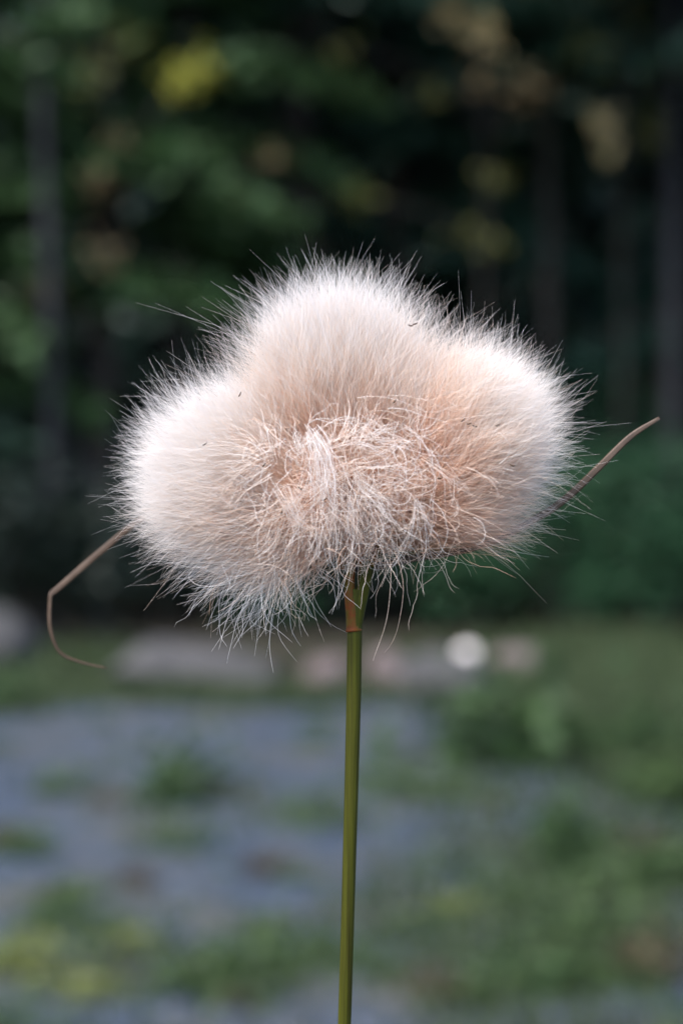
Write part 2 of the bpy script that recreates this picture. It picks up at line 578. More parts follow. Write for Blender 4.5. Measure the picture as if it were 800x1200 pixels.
for sd, px, Y, ww, hh, lb in ((51, 48, 11.0, 1.1, 1.05, 'dark shrub added for forest shade at the wood edge behind the leftmost grey rock'),
                              (52, 175, 13.4, 1.2, .8, 'dark low shrub added for forest shade at the wood edge directly behind the long grey boulder'),
                              (53, 300, 13.6, 1.2, .95, 'dark shrub added for forest shade at the wood edge between the long boulder and the stem'),
                              (54, 425, 13.3, 1.2, .8, 'dark shrub added for forest shade at the wood edge straight behind the green stem'),
                              (55, 500, 13.8, 1.1, 1.0, 'dark shrub added for forest shade behind the sun-painted quartz rock')):
    shrub(sd, px, Y, ww, hh, lb, M['shade_shrub'], .1, 24, 70)  # shrubs added to darken the foot of the woods


# ------------------------------------------------------------------ rocks
def rock(seed, px, py, w, h, d, label, m, name='rock', group=None):
    """px,py: where the rock meets the ground in front."""
    rs = np.random.RandomState(seed)
    base = ground_at(px, py); base[1] += d * .35
    import bmesh
    bm = bmesh.new()
    bmesh.ops.create_icosphere(bm, subdivisions=4, radius=1)
    ph = rs.uniform(0, 6.28, 9); dirs = norm(rs.normal(size=(9, 3))); cut = rs.uniform(.62, .9, 9)
    for vtx in bm.verts:
        c = np.array(vtx.co)
        q = c.copy()
        for k in range(9):                      # facets: flatten along random planes
            dd = q @ dirs[k] - cut[k]
            if dd > 0: q = q - dirs[k] * dd * .85
        q = q * (1 + .035 * math.sin(5 * c[0] + ph[0]) * math.sin(6 * c[1] + ph[1]) + .02 * math.sin(13 * c[2] + ph[2]) * math.sin(11 * c[0] + ph[3]))
        vtx.co = (q[0] * w * .58, q[1] * d * .58, (q[2] * .75 + .38) * h * .95)
    me = bpy.data.meshes.new(name)
    bm.to_mesh(me); bm.free()
    me.polygons.foreach_set("use_smooth", np.ones(len(me.polygons), bool))
    o = link(name, me, m)
    o.location = base
    o.rotation_euler = (0, 0, rs.uniform(-.25, .25))
    return tag(o, label, 'rock', group)


M['rock_grey'] = rough_material("grey_rock", (.026, .026, .027), (.058, .056, .056), 5, (.105, .098, .095), .5)
M['rock_pink'] = rough_material("pinkish_rock", (.05, .040, .038), (.14, .108, .105), 5, (.32, .25, .245), .4)
M['rock_pale'] = rough_material("sun_painted_quartz_rock", (.60, .52, .50), (.74, .67, .65), 6, (.84, .78, .76), .3)  # pale quartz, the sun falling on it put into the colour
rock(1, 205, 812, .66, .235, .5, 'long low grey boulder on the grass left of the stem', M['rock_grey'], 'boulder')
rock(2, 287, 818, .27, .17, .25, 'small grey rock touching the end of the long boulder', M['rock_grey'])
rock(3, 382, 816, .17, .18, .2, 'brownish pink rock just left of the stem', M['rock_pink'])
rock(4, 456, 808, .18, .165, .2, 'pinkish rock just right of the stem', M['rock_pink'])
rock(5, 548, 781, .12, .10, .12, 'quartz rock with sunlight put into its white colour, the palest of the rocks', M['rock_pale'])
rock(6, 520, 822, .40, .20, .3, 'flat grey rock in front of the sun-painted quartz rock', M['rock_grey'])
rock(7, 606, 793, .22, .15, .22, 'pinkish rock right of the sun-painted quartz rock', M['rock_pink'])
rock(8, -5, 786, .38, .30, .35, 'grey rock cut by the left edge', M['rock_grey'])
rock(9, 88, 1148, .11, .03, .09, 'flat pale stone among the weeds at lower left', M['rock_grey'])


# ------------------------------------------------------------------ grass and weeds
def blades(C, h, rs, w=.006, lean=.5):
    n = len(C)
    az = rs.uniform(0, 2 * np.pi, n); L = h * rs.uniform(.5, 1.3, n); ln = lean * rs.uniform(.2, 1.2, n)
    d = np.stack((np.cos(az), np.sin(az), np.zeros(n)), -1)
    s = np.stack((-np.sin(az), np.cos(az), np.zeros(n)), -1) * w
    up = np.array((0, 0, 1.))
    p1 = C + up * (L * .6)[:, None] + d * (L * ln * .35)[:, None]
    p2 = C + up * (L * (1 - .3 * ln))[:, None] + d * (L * ln)[:, None]
    V = np.stack((C - s, C + s, p1 + s * .8, p1 - s * .8, p2 + s * .12, p2 - s * .12), 1).reshape(-1, 3)
    i = np.arange(n)[:, None] * 6
    F = np.stack((i + [0, 1, 2, 3], i + [3, 2, 4, 5]), 1).reshape(-1, 4)
    return V, F, np.repeat(rs.uniform(0, 1, n), 6)


def grass_patch(seed, regions, label, m, h=.09):
    rs = np.random.RandomState(seed)
    C = []
    for px, py, rx, ry, n in regions:
        u = rs.normal(size=(n, 2)) * .55
        q = np.array([ground_at(px + a * rx, max(746, py + b * ry)) for a, b in u])
        C.append(q)
    V, F, r = blades(np.vstack(C), h, rs, w=.005)
    o = link('grass', make_mesh('grass', V, F, False, {'rnd': r}), m)
    return tag(o, label, 'grass', kind='stuff')


grass_patch(1, [(60, 775, 120, 22, 1800), (230, 822, 230, 10, 2200), (20, 815, 60, 25, 900), (330, 825, 120, 12, 700)],
            'green grass along the foot of the rocks and boulder', M['grass'])
grass_patch(2, [(690, 770, 150, 14, 4200), (690, 795, 140, 22, 5200), (760, 830, 120, 40, 2800), (600, 830, 90, 25, 1300), (680, 860, 120, 40, 1600), (780, 900, 90, 40, 1300)],
            'green grass verge under the shrubs at the side of the gravel', M['grass'])
grass_patch(3, [(720, 1060, 160, 70, 1500), (620, 1130, 160, 70, 900), (500, 1080, 120, 50, 350), (250, 1150, 130, 40, 200), (120, 1120, 110, 60, 160), (360, 1120, 60, 50, 100), (640, 930, 160, 40, 700), (230, 940, 120, 40, 260), (150, 1230, 200, 50, 90), (660, 1230, 220, 50, 500), (690, 1000, 150, 60, 1300), (560, 1010, 110, 50, 350)],
            'thin short grass scattered between weeds on the near gravel', M['grass'], .04)


grass_patch(4, [(720, 758, 120, 7, 1500)], 'taller grass along the foot of the green shrubs', M['grass'], .13)


def wide_grass():
    rs = np.random.RandomState(8)
    n = 9000
    C = np.stack((rs.uniform(-10, 10, n), rs.uniform(1.5, 8.2, n), np.full(n, .004)), -1)
    f = np.sin(C[:, 0] * 2.3 + 1) * np.sin(C[:, 1] * 3.1) + .5 * np.sin(C[:, 0] * 5.7 + C[:, 1] * 4)
    C = C[(f > .35) & ((np.abs(C[:, 0]) > .19 * C[:, 1] + .3) | (rs.uniform(size=n) < .5))]
    E_ = np.stack((rs.uniform(-14, 14, 9000), 8.2 + np.abs(rs.normal(0, 1.6, 9000)), np.zeros(9000)), -1)
    V, F, r = blades(np.vstack((C, E_)), .07, rs, w=.005)
    o = link('grass', make_mesh('grass', V, F, False, {'rnd': r}), M['grass'])
    tag(o, 'sparse grass tufts over the wide gravel and along the wood edge', 'grass', kind='stuff')


wide_grass()


def weed_mesh(seed, r, h, n, leaf):
    """Leafy weed: stems from one crown, pointed leaves along them."""
    rs = np.random.RandomState(seed)
    stems, C = [], []
    for i in range(n):
        az = rs.uniform(0, 6.28); R = r * math.sqrt(rs.uniform(.02, 1))
        z = h * rs.uniform(.45, 1.) * (1 - .45 * (R / r) ** 2)
        e = np.array((R * math.cos(az), R * math.sin(az), z))
        stems.append(([(0, 0, -.02), (e[0] * .5, e[1] * .5, z * .65), e], .003, .0012))
        for k in range(9):
            f = rs.uniform(.3, 1.02)
            q = e * f; q[2] = z * (1 - (1 - f) ** 2)
            C.append(q + rs.normal(size=3) * .035 * (r / .15))
    C = np.array(C); C[:, 2] = np.maximum(C[:, 2], .015)
    return trunk_mesh('weed_stem', stems, 4), leaf_mesh('weed_foliage', C, leaf, rs, flat=.45, aspect=.5)


WEED = {k: weed_mesh(60 + i, *a) for i, (k, a) in enumerate({
    'broad': (.15, .13, 20, .05), 'low': (.16, .06, 22, .042), 'tall': (.12, .24, 20, .055), 'mat': (.22, .055, 34, .038)}.items())}


def weed(px, py, kind, sc, m, label, name='weed', group=None):
    base = ground_at(px, py)
    root = thing(name, label, 'weed', base, (px * 7 + py) % 6, group)
    root.scale = (sc, sc, sc)
    for nm, me in zip(('stem', 'foliage'), WEED[kind]):
        o = bpy.data.objects.new(nm, me)
        COL.objects.link(o); o.parent = root
        mm = M['weed_dark'] if nm == 'stem' else m
        if not me.materials: me.materials.append(mm)
        o.material_slots[0].link = 'OBJECT'; o.material_slots[0].material = mm
    return root


for a in [
    (215, 945, 'broad', 1.15, M['weed_dark'], 'dark green weed alone on the far left gravel'),
    (215, 995, 'mat', .6, M['weed'], 'small flat weed in front of the lone dark green weed'),
    (365, 968, 'mat', .75, M['weed'], 'flat green weed touching the left of the stem at mid gravel'),
    (570, 900, 'broad', 2.1, M['weed_dark'], 'largest dark weed clump at the far edge of the gravel'),
    (520, 940, 'mat', .8, M['weed'], 'flat green weed in front of the largest dark clump'),
    (455, 930, 'low', .8, M['weed'], 'small green weed right of the stem at mid gravel'),
    (664, 1030, 'tall', .8, M['weed_dark'], 'upright dark green weed standing on the right gravel'),
    (745, 900, 'broad', 1.3, M['weed_dark'], 'dark weed in the grass verge near the right edge'),
    (800, 950, 'broad', 1.2, M['weed'], 'green weed cut by the right edge beside the verge'),
    (720, 1050, 'mat', .9, M['weed'], 'flat green weed in front of the upright dark weed'),
    (785, 1045, 'broad', .85, M['weed_dark'], 'dark weed at right edge with reddish weed above it'),
    (765, 1000, 'low', .6, M['weed_red'], 'reddish brown weed near the right edge'),
    (700, 1115, 'mat', .8, M['weed'], 'wide flat weed at lower right'),
    (755, 1150, 'low', .8, M['weed_red'], 'reddish weed among grass in the lower right corner'),
    (640, 1165, 'low', .8, M['weed_dark'], 'dark green low weed near the bottom, right of the stem'),
    (525, 1075, 'low', .45, M['weed_pale'], 'small pale green weed right of the stem'),
    (480, 1100, 'low', .45, M['weed'], 'tiny green weed closest to the right of the stem'),
    (595, 1065, 'mat', .6, M['weed'], 'flat weed between the pale weed and the upright dark weed'),
    (440, 1145, 'low', .5, M['weed'], 'green weed touching the right of the lower stem'),
    (575, 1180, 'mat', .5, M['weed'], 'flat weed at the bottom edge right of the stem'),
    (240, 1158, 'mat', .75, M['weed'], 'broad green weed mat at the bottom left of the stem'),
    (152, 1112, 'low', .42, M['weed_pale'], 'bright yellow green weed at lower left'),
    (95, 1095, 'mat', .55, M['weed'], 'green weed mat behind the yellow green weed'),
    (30, 1140, 'low', .7, M['weed_pale'], 'pale green weed at the left edge near the bottom'),
    (105, 1172, 'low', .5, M['weed_pale'], 'pale weed between the flat stone and the bottom edge'),
    (310, 1103, 'low', .5, M['weed'], 'small green weed left of the stem, above the weed mat'),
    (370, 1130, 'mat', .5, M['weed'], 'green weed touching the left of the lower stem'),
    (275, 1185, 'low', .3, M['weed_red'], 'tiny red weed at the bottom beside the weed mat'),
    (25, 1005, 'low', .7, M['weed'], 'green weed at the left edge of the gravel'),
    (70, 935, 'low', .8, M['weed'], 'low green weed on the far left gravel near the rocks'),
    (70, 1050, 'low', .35, M['weed_red'], 'tiny reddish weed on the left gravel'),
    (310, 1025, 'low', .5, M['weed_red'], 'brownish weed alone at the centre of the gravel'),
    (10, 838, 'broad', 1.1, M['weed_dark'], 'dark weed at the left edge beside the boulder grass'),
    (160, 1040, 'low', .4, M['weed_red'], 'brown low weed on bare gravel behind the yellow weed'),
]:
    weed(*a)

rw = np.random.RandomState(88)
for i in range(62):
    px = rw.uniform(-20, 820); py = 830 + 470 * rw.uniform(0, 1) ** .9
    weed(px, py, ['low', 'mat', 'low'][i % 3], rw.uniform(.22, .5), [M['weed'], M['weed'], M['weed_dark'], M['weed'], M['weed'], M['weed_red']][i % 6],
         'one of many small low weeds scattered over the grey gravel', 'weed', 'small weeds scattered over the gravel')

# ------------------------------------------------------------------ the cottongrass
J = np.array((419., 655., 0.))
stem_top = px2w((416, 690, 2))
slope = (px2w((402, 1200, 2)) - px2w((414, 738, 2)))
k = (0 - stem_top[2]) / slope[2]
foot = stem_top + slope * k
plant = thing('cottongrass', 'cottongrass in seed with fluffy white and tawny head on one thin green stem', 'plant', foot)


def pl(V):
    return np.asarray(V) - np.asarray(foot)


def part(name, V, F, m, attrs=None, parent=None, smooth=True):
    return link(name, make_mesh(name, pl(V), F, smooth, attrs), m, parent or plant)


# stem material: olive green, browner on one side, faint lengthwise lines
m, t, p = mat("green_culm")
v = objco(t)
mp = t.nodes.new("ShaderNodeMapping"); mp.inputs['Scale'].default_value = (3000, 3000, 60)
t.links.new(v, mp.inputs[0])
n = noise(t, 1, 4, .6, mp.outputs[0])
r = ramp(t, [(.25, (.019, .017, .002)), (.5, (.040, .041, .004)), (.75, (.066, .068, .006))])
t.links.new(n.outputs[0], r.inputs[0]); t.links.new(r.outputs[0], p.inputs['Base Color'])
mp2 = t.nodes.new("ShaderNodeMapping"); mp2.inputs['Scale'].default_value = (600, 600, 130)
t.links.new(v, mp2.inputs[0])
n = noise(t, 1, 2, .5, mp2.outputs[0])
r2 = ramp(t, [(.66, (0, 0, 0)), (.74, (1, 1, 1))])
t.links.new(n.outputs[0], r2.inputs[0])
mx = t.nodes.new("ShaderNodeMix"); mx.data_type = 'RGBA'
t.links.new(r2.outputs[0], mx.inputs['Factor']); t.links.new(r.outputs[0], mx.inputs['A'])
mx.inputs['B'].default_value = (.045, .018, .006, 1)
t.links.new(mx.outputs['Result'], p.inputs['Base Color'])
p.inputs['Roughness'].default_value = .5
p.inputs['Specular IOR Level'].default_value = .12
p.inputs['Subsurface Weight'].default_value = .0
M['culm'] = m

m, t, p = mat("russet_sheath")
v = objco(t)
mp = t.nodes.new("ShaderNodeMapping"); mp.inputs['Scale'].default_value = (900, 900, 180)
t.links.new(v, mp.inputs[0])
n = noise(t, 1, 4, .6, mp.outputs[0])
r = ramp(t, [(.3, (.075, .018, .004)), (.55, (.14, .038, .007)), (.8, (.17, .075, .012))])
t.links.new(n.outputs[0], r.inputs[0]); t.links.new(r.outputs[0], p.inputs['Base Color'])
n = noise(t, 700, 3, .6, v)
r4 = ramp(t, [(.45, (0, 0, 0)), (.62, (1, 1, 1))])
t.links.new(n.outputs[0], r4.inputs[0])
mx = t.nodes.new("ShaderNodeMix"); mx.data_type = 'RGBA'
t.links.new(r4.outputs[0], mx.inputs['Factor']); t.links.new(r.outputs[0], mx.inputs['A'])
mx.inputs['B'].default_value = (.085, .060, .008, 1)
t.links.new(mx.outputs['Result'], p.inputs['Base Color'])
p.inputs['Roughness'].default_value = .5
p.inputs['Specular IOR Level'].default_value = .15
M['sheath'] = m

m, t, p = mat("dry_bract")
v = objco(t)
mp = t.nodes.new("ShaderNodeMapping"); mp.inputs['Scale'].default_value = (250, 250, 250)
t.links.new(v, mp.inputs[0])
n = noise(t, 1, 5, .65, mp.outputs[0])
r = ramp(t, [(.3, (.038, .020, .010)), (.55, (.080, .048, .029)), (.75, (.14, .096, .068))])
t.links.new(n.outputs[0], r.inputs[0]); t.links.new(r.outputs[0], p.inputs['Base Color'])
p.inputs['Roughness'].default_value = .5
M['bract'] = m

# stem, 1.3 mm thick, slightly uneven, down to the ground
N = 90
tt = np.linspace(0, 1, N) ** .5
tt = np.linspace(0, 1, N)
P = np.array([foot + (stem_top - foot) * f for f in tt])
nearv = np.exp(-((tt - 1) / .06) ** 2)
wob = np.sin(tt * 40) * .00012 * (tt < 1)
P[:, 0] += wob - wob[-1] + .01 * np.sin(tt * math.pi) * (1 - tt) ** 2
R = S * np.interp(P[:, 2], [0, CAM_H - .05, CAM_H - .008], [8.2, 7.2, 8.6]) * (1 + .02 * np.sin(tt * 160)) * (1 - .12 * nearv * 0)
V, F = tubes(P[None], R[None], 42)
ax_ = np.repeat(P, 42, 0); rib = 1 + .022 * np.where(np.arange(42) % 3 < 2, 1, -1)
V = ax_ + (V - ax_) * np.tile(rib, N)[:, None]
part('stem', V, F, M['culm'])

# green peduncle that carries on out of the sheath, leaning right
P = spline([px2w(q) for q in ((415.5, 738, 2), (420, 712, 2), (426, 685, 2), (431, 655, 2), (432, 620, 4))], 20)
V, F = tubes(P[None], np.linspace(8.0, 9.0, 20)[None] * S, 12)
part('peduncle', V, F, M['culm'])
# russet sheath: ring at its foot, open on the right
P = spline([px2w(q) for q in ((414.6, 740, 1), (414, 734, 1), (411.5, 712, -1), (409.5, 690, -1), (411, 665, 0), (413, 640, 2))], 30)
Rr = np.interp(np.linspace(0, 1, 30), [0, .03, .08, .3, .6, 1], [9.0, 10.1, 9.8, 7.6, 6.2, 4.5])
V, F = tubes(P[None], Rr[None] * S, 14)
part('sheath', V, F, M['sheath'])


# short papery scales clasping the base of the head
for px, py, z, lean, hgt, wd in ((402, 668, -9, -14, 46, 9), (421, 662, -11, 4, 50, 10), (436, 664, -8, 17, 44, 9)):
    n = 12
    f = np.linspace(0, 1, n)
    P = px2w(np.stack((px + lean * f ** 1.3, py - hgt * f, z - 7 * np.sin(f * 2.4)), -1))
    W = wd * S * np.sin(np.clip(.5 + f * 2.6, 0, 3.1)) * .5
    sd_ = np.array((1, 0, 0.)); V = np.stack([P + sd_ * (W * a)[:, None] + np.array((0, S * 2.5, 0)) * abs(a) for a in (-1, -.5, 0, .5, 1)], 1).reshape(-1, 3)
    idx = np.arange(n * 5).reshape(n, 5)
    part('scale', V, np.stack((idx[:-1, :-1], idx[:-1, 1:], idx[1:, 1:], idx[1:, :-1]), -1).reshape(-1, 4), M['sheath'])


# two long dry bracts
def bract(pts, widths, label):
    n = 60
    P = spline([px2w(q) for q in pts], n)
    T = norm(np.gradient(P, axis=0))
    side = norm(np.cross(T, (0, 1, 0)))
    nrm = np.cross(side, T)
    W = np.interp(np.linspace(0, 1, n), np.linspace(0, 1, len(widths)), widths) * S * .5
    cols = [(-1, 0), (-.55, -.45), (0, -.62), (.55, -.45), (1, 0), (.5, .12), (0, .05), (-.5, .12)]   # folded leaf in section
    V = np.stack([P + side * (W * a)[:, None] + nrm * (-W * b)[:, None] for a, b in cols], 1).reshape(-1, 3)
    q = len(cols)
    idx = np.arange(n * q).reshape(n, q)
    a = idx[:-1]; b = np.roll(a, -1, 1); c = idx[1:]; d = np.roll(c, -1, 1)
    F = np.stack((a, b, d, c), -1).reshape(-1, 4)
    F = np.vstack((F, [idx[-1][[0, 1, 6, 7]], idx[-1][[1, 2, 5, 6]], idx[-1][[2, 3, 4, 5]]]))
    o = part('bract', V, F, M['bract'])
    o['label'] = label


bract([(418, 668, 30), (340, 615, 120), (255, 568, 190), (175, 603, 215), (120, 645, 220), (68, 690, 222), (61, 695, 222), (59, 703, 222), (59, 735, 225), (70, 764, 230), (95, 776, 236), (126, 783, 240)],
      [8.5, 8.5, 8.5, 8.5, 8.5, 8, 6.5, 5, 4.6, 4.2, 3.2, 1.6], 'kinked dry brown bract hanging down on the left')
bract([(424, 668, 12), (480, 655, 40), (560, 640, 60), (630, 606, 62), (665, 582, 60), (700, 549, 58), (738, 512, 58), (772, 490, 58)],
      [9, 9, 9, 9, 9, 8.5, 7.5, 4.2], 'straight dry bract pointing up to the right')

# ------------------------------------------------------------------ the fluff
hr = np.random.RandomState(77)


def sphere_dirs(n, a, cmin, power=1.0):
    out = np.zeros((0, 3))
    while len(out) < n:
        u = norm(hr.normal(size=(n * 2, 3)))
        c = u @ a
        keep = (c > cmin) & (hr.uniform(size=len(u)) < np.clip((c - cmin) / (1 - cmin) * 1.0 + .35, 0, 1) ** power)
        out = np.vstack((out, u[keep]))
    return out[:n]


def wiggle(P, amp, tt, tip_bend):
    """Fine waves plus a bend towards the tip. P (n,m,3), amp (n,)"""
    n, m, _ = P.shape
    T = norm(P[:, -1] - P[:, 0])
    A = norm(np.cross(T, hr.normal(size=(n, 3)))); B = np.cross(T, A)
    ph = hr.uniform(0, 6.28, (n, 4)); fr = hr.uniform(4.0, 13.0, (n, 2))
    g = (tt ** 1.6)[None, :]
    wa = amp[:, None] * g * np.sin(fr[:, :1] * tt[None] + ph[:, :1])
    wb = amp[:, None] * g * np.sin(fr[:, 1:2] * tt[None] + ph[:, 1:2])
    bend = (tip_bend[:, None] * np.clip(tt - .55, 0, 1)[None] ** 2 * 4.9)
    Lh = np.linalg.norm(P[:, -1] - P[:, 0], axis=1)
    hook = (Lh * hr.normal(0, .07, n))[:, None] * (np.clip(tt - .68, 0, 1)[None] / .32) ** 2
    return P + (wa + hook)[..., None] * A[:, None] + (wb + bend)[..., None] * B[:, None]


def brush(n, base, end, centre, radii, cmin=-.15, tone0=.22, tone1=.95, warm=0.0, length=(.82, .10), droop=0.0, power=1.0, m=11, nguide=380, inner=.25,
          grad=1.0, loose=.16, low=.32):
    base, end, centre, radii = (np.asarray(q, float) for q in (base, end, centre, radii))
    a = norm(end - base)
    u = sphere_dirs(n, a, cmin, power)
    g = sphere_dirs(nguide, a, cmin - .05, power)
    lf = norm(hr.normal(size=(14, 3)))
    glen = hr.normal(0, .06, nguide) + .05 * np.sin(4 * (g @ lf.T) + hr.uniform(0, 6.28, 14)).sum(1) * .38
    gi = np.concatenate([np.argmax(u[i:i + 2000] @ g.T, 1) for i in range(0, n, 2000)])
    pull = hr.uniform(.05, .9, n)[:, None]
    ut = norm(u * (1 - pull) + g[gi] * pull)
    f = length[0] - .055 + glen[gi] * 1.1 + hr.normal(0, length[1] * .95, n)
    f = np.where(f > 1.0, 1.0 + (f - 1.0) * .4, f)
    stray = hr.uniform(size=n)
    f = np.where(stray < .04, f + hr.uniform(.0, .09, n), f)
    ins = hr.uniform(size=n) < inner
    f = np.where(ins, f * hr.uniform(.55, .95, n), f)
    ue = ut / (np.abs(ut) ** 2.7).sum(1, keepdims=True) ** (1 / 2.7)
    Tip = centre + ue * radii * f[:, None]
    tr = hr.uniform(0, .8, n)
    Root = base + (end - base) * tr[:, None] + hr.normal(size=(n, 3)) * 7
    D = Tip - Root
    ax = (D @ a)[:, None] * a
    pe = D - ax
    C1 = Root + pe * .62 + ax * .18
    tt = np.linspace(0, 1, m)
    q = tt[None, :, None]
    P = (1 - q) ** 2 * Root[:, None] + 2 * q * (1 - q) * C1[:, None] + q ** 2 * Tip[:, None]
    L = np.linalg.norm(D, axis=1)
    P = wiggle(P, L * hr.uniform(.008, loose, n), tt, L * hr.normal(0, .17, n))
    sw = hr.normal(0, .05, (nguide, 3))[gi] * L[:, None]        # neighbouring hairs sway the same way
    P += (tt ** 2)[None, :, None] * sw[:, None]
    P[..., 1] += droop * (tt ** 2)[None]
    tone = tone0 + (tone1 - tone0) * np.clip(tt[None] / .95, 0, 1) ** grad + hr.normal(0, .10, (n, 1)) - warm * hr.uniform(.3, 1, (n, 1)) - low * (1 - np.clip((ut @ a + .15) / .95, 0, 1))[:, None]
    return P, np.clip(tone, 0, 1)


def fluff(name, sets, label=None, core=None, r0=.265, r1=.085):
    VV, FF, TT, o = [], [], [], 0
    for P, tone in sets:
        n, m, _ = P.shape
        rr = np.linspace(r0, r1, m)[None] * hr.uniform(.7, 1.3, (n, 1)) * S
        rr[:, -1] *= .5
        V, F = tubes(px2w(P), rr, 3)
        VV.append(V); FF.append(F + o); TT.append(np.repeat(tone.ravel(), 3)); o += len(V)
    ob = part(name, np.vstack(VV), np.vstack(FF), M['fluff'], {'tone': np.concatenate(TT)})
    if label: ob['label'] = label
    if core:
        (b, e, r) = core
        P = spline([px2w(b), px2w((np.asarray(b) * .5 + np.asarray(e) * .5)), px2w(e)], 14)
        R = r * S * np.sin(np.linspace(.25, math.pi - .05, 14))
        V, F = tubes(P[None], R[None], 10)
        part('spikelet', V, F, M['scales'], parent=ob)
    return ob


M['scales'] = rough_material("spikelet_scales", (.05, .03, .018), (.13, .08, .045), 900, None, .3)


def strands(guides, n, width0, width1, tone, crinkle=3.0, m=13, tone_sd=.08, len_jit=.3):
    """Matted drapes: n hairs along a guide polyline (px), spread from width0 to width1."""
    G = spline(guides, m)
    tt = np.linspace(0, 1, m)
    o0 = hr.normal(size=(n, 1, 3)) * np.array((1, 1, .45))
    wv = (width0 + (width1 - width0) * tt)[None, :, None]
    drift = hr.normal(size=(n, 1, 3)) * (width1 * .55) * (tt ** 1.5)[None, :, None]
    s = hr.uniform(1 - len_jit, 1 + len_jit * .35, n)
    st = hr.uniform(0, .25, n)
    q = np.clip(st[:, None] + tt[None] * (s - st)[:, None], 0, 1.15)
    gx = np.stack([np.interp(q, tt, G[:, k]) for k in range(3)], -1)
    over = np.clip(q - 1, 0, 1)[..., None] * (G[-1] - G[-3]) * (m / 2)
    P = gx + over + o0 * wv + drift
    P = wiggle(P, np.full(n, crinkle) * hr.uniform(.4, 1.6, n), tt, hr.normal(0, 9, n))
    tn = np.clip(tone + hr.normal(0, tone_sd, (n, 1)) + .12 * (tt[None] - .5), 0, 1)
    return P, tn


def matted(n, cx, cy, cz, sx, sy, sz, L, tone, down=.55, m=13, curl=1.0, out=0.0):
    """Loose crinkled hairs wandering over the front of the head."""
    P0 = np.array((cx, cy, cz)) + hr.normal(size=(n, 3)) * (sx, sy, sz)
    d = norm(hr.normal(size=(n, 3)) * (1, .8, .4) + np.array((0, down, -.12)) + np.stack(((P0[:, 0] - cx) / sx * .45, 0 * P0[:, 0], 0 * P0[:, 0]), -1))
    k = norm(hr.normal(size=(n, 3)))
    rate = hr.normal(0, 1.5 * curl, n) / m
    Ls = L * hr.uniform(.5, 1.3, n) / (m - 1)
    pts = [P0]
    for i in range(m - 1):
        d = norm(d + np.cross(k, d) * rate[:, None] * 2.2 + hr.normal(size=(n, 3)) * .10 * curl + np.array((0, .035 * down, 0)))
        pts.append(pts[-1] + d * Ls[:, None])
    P = np.stack(pts, 1)
    tn = np.clip(tone + hr.normal(0, .13, (n, 1)) + 0 * P[..., 0], 0, 1)
    return P, tn


# upper tuft: brushed straight up
fluff('seed_tuft', [brush(20000, (414, 622, 2), (394, 446, 2), (394, 449, 2), (126, 134, 94), cmin=-.05, tone0=.10, tone1=1.0, warm=.05),
                    brush(5500, (430, 610, 0), (480, 450, -5), (468, 468, 0), (84, 84, 80), cmin=.0, tone0=.15, tone1=1.0, warm=.08)],
      'upper tuft brushed straight up, white tipped', ((414, 640, 2), (402, 470, 2), 17))
# left tuft: brushed to the left
fluff('seed_tuft', [brush(18500, (402, 618, 4), (265, 545, 2), (266, 554, 2), (124, 110, 86), cmin=-.12, tone0=.20, tone1=1.05, warm=.03, grad=.9),
                    brush(5000, (395, 628, 0), (290, 610, -8), (300, 606, -4), (108, 88, 76), cmin=-.1, tone0=.2, tone1=1.0, warm=.05, loose=.10, length=(.86, .14)),
                    brush(3000, (400, 600, 0), (300, 500, -4), (290, 502, -2), (92, 75, 76), cmin=.0, tone0=.2, tone1=1.05, warm=.03)],
      'whitest tuft, brushed out to the left', ((402, 630, 4), (280, 552, 2), 16))
# right tuft: brushed to the right, peach
fluff('seed_tuft', [brush(19500, (440, 618, 4), (570, 508, 2), (561, 506, 2), (105, 122, 92), cmin=-.12, tone0=.16, tone1=1.0, warm=.08, grad=1.2),
                    brush(4500, (445, 632, 0), (540, 585, -6), (528, 583, -4), (112, 68, 78), cmin=-.05, tone0=.12, tone1=.82, warm=.12, loose=.08, grad=1.2)],
      'peach tinted tuft, brushed out to the right', ((440, 630, 4), (555, 520, 2), 16))
# front tuft facing the lens, short, tawny, with matted drapes


def locks(n_locks, cx, cy, rx, ry, zf, L, tone, out=1.0, down=.35, sd=.55):
    """Small crinkled locks lying on the front of the head, pointing outwards and down with much disorder."""
    PP, TT = [], []
    for i in range(n_locks):
        r = math.sqrt(hr.uniform(.0, 1)); th = hr.uniform(0, 6.28)
        x, y = cx + rx * r * math.cos(th), cy + ry * r * math.sin(th)
        d = norm(np.array((x - cx, y - cy)) / (rx, ry) * out + (0, down) + hr.normal(size=2) * sd)
        d2 = norm(d + hr.normal(size=2) * .5 + (0, .25))
        l = L * hr.uniform(.5, 1.25)
        g = [(x, y)]
        for f in (0, .5, 1):
            q = norm(d * (1 - f) + d2 * f)
            g.append((g[-1][0] + q[0] * l / 3, g[-1][1] + q[1] * l / 3))
        g3 = [(a, b, zf(a, b) + (0 if k else 6) + hr.normal() * 3) for k, (a, b) in enumerate(g)]
        P, t = strands(g3, int(hr.randint(4, 17)), hr.uniform(3, 8), hr.uniform(6, 15), tone + hr.normal() * .08, crinkle=hr.uniform(2, 5.5))
        PP.append(P); TT.append(t)
    return np.vstack(PP), np.vstack(TT)


def zfront(x, y):
    q = ((x - 415) / 190.) ** 2 + ((y - 565) / 135.) ** 2
    return -22 - 78 * max(0, 1 - q) ** .5


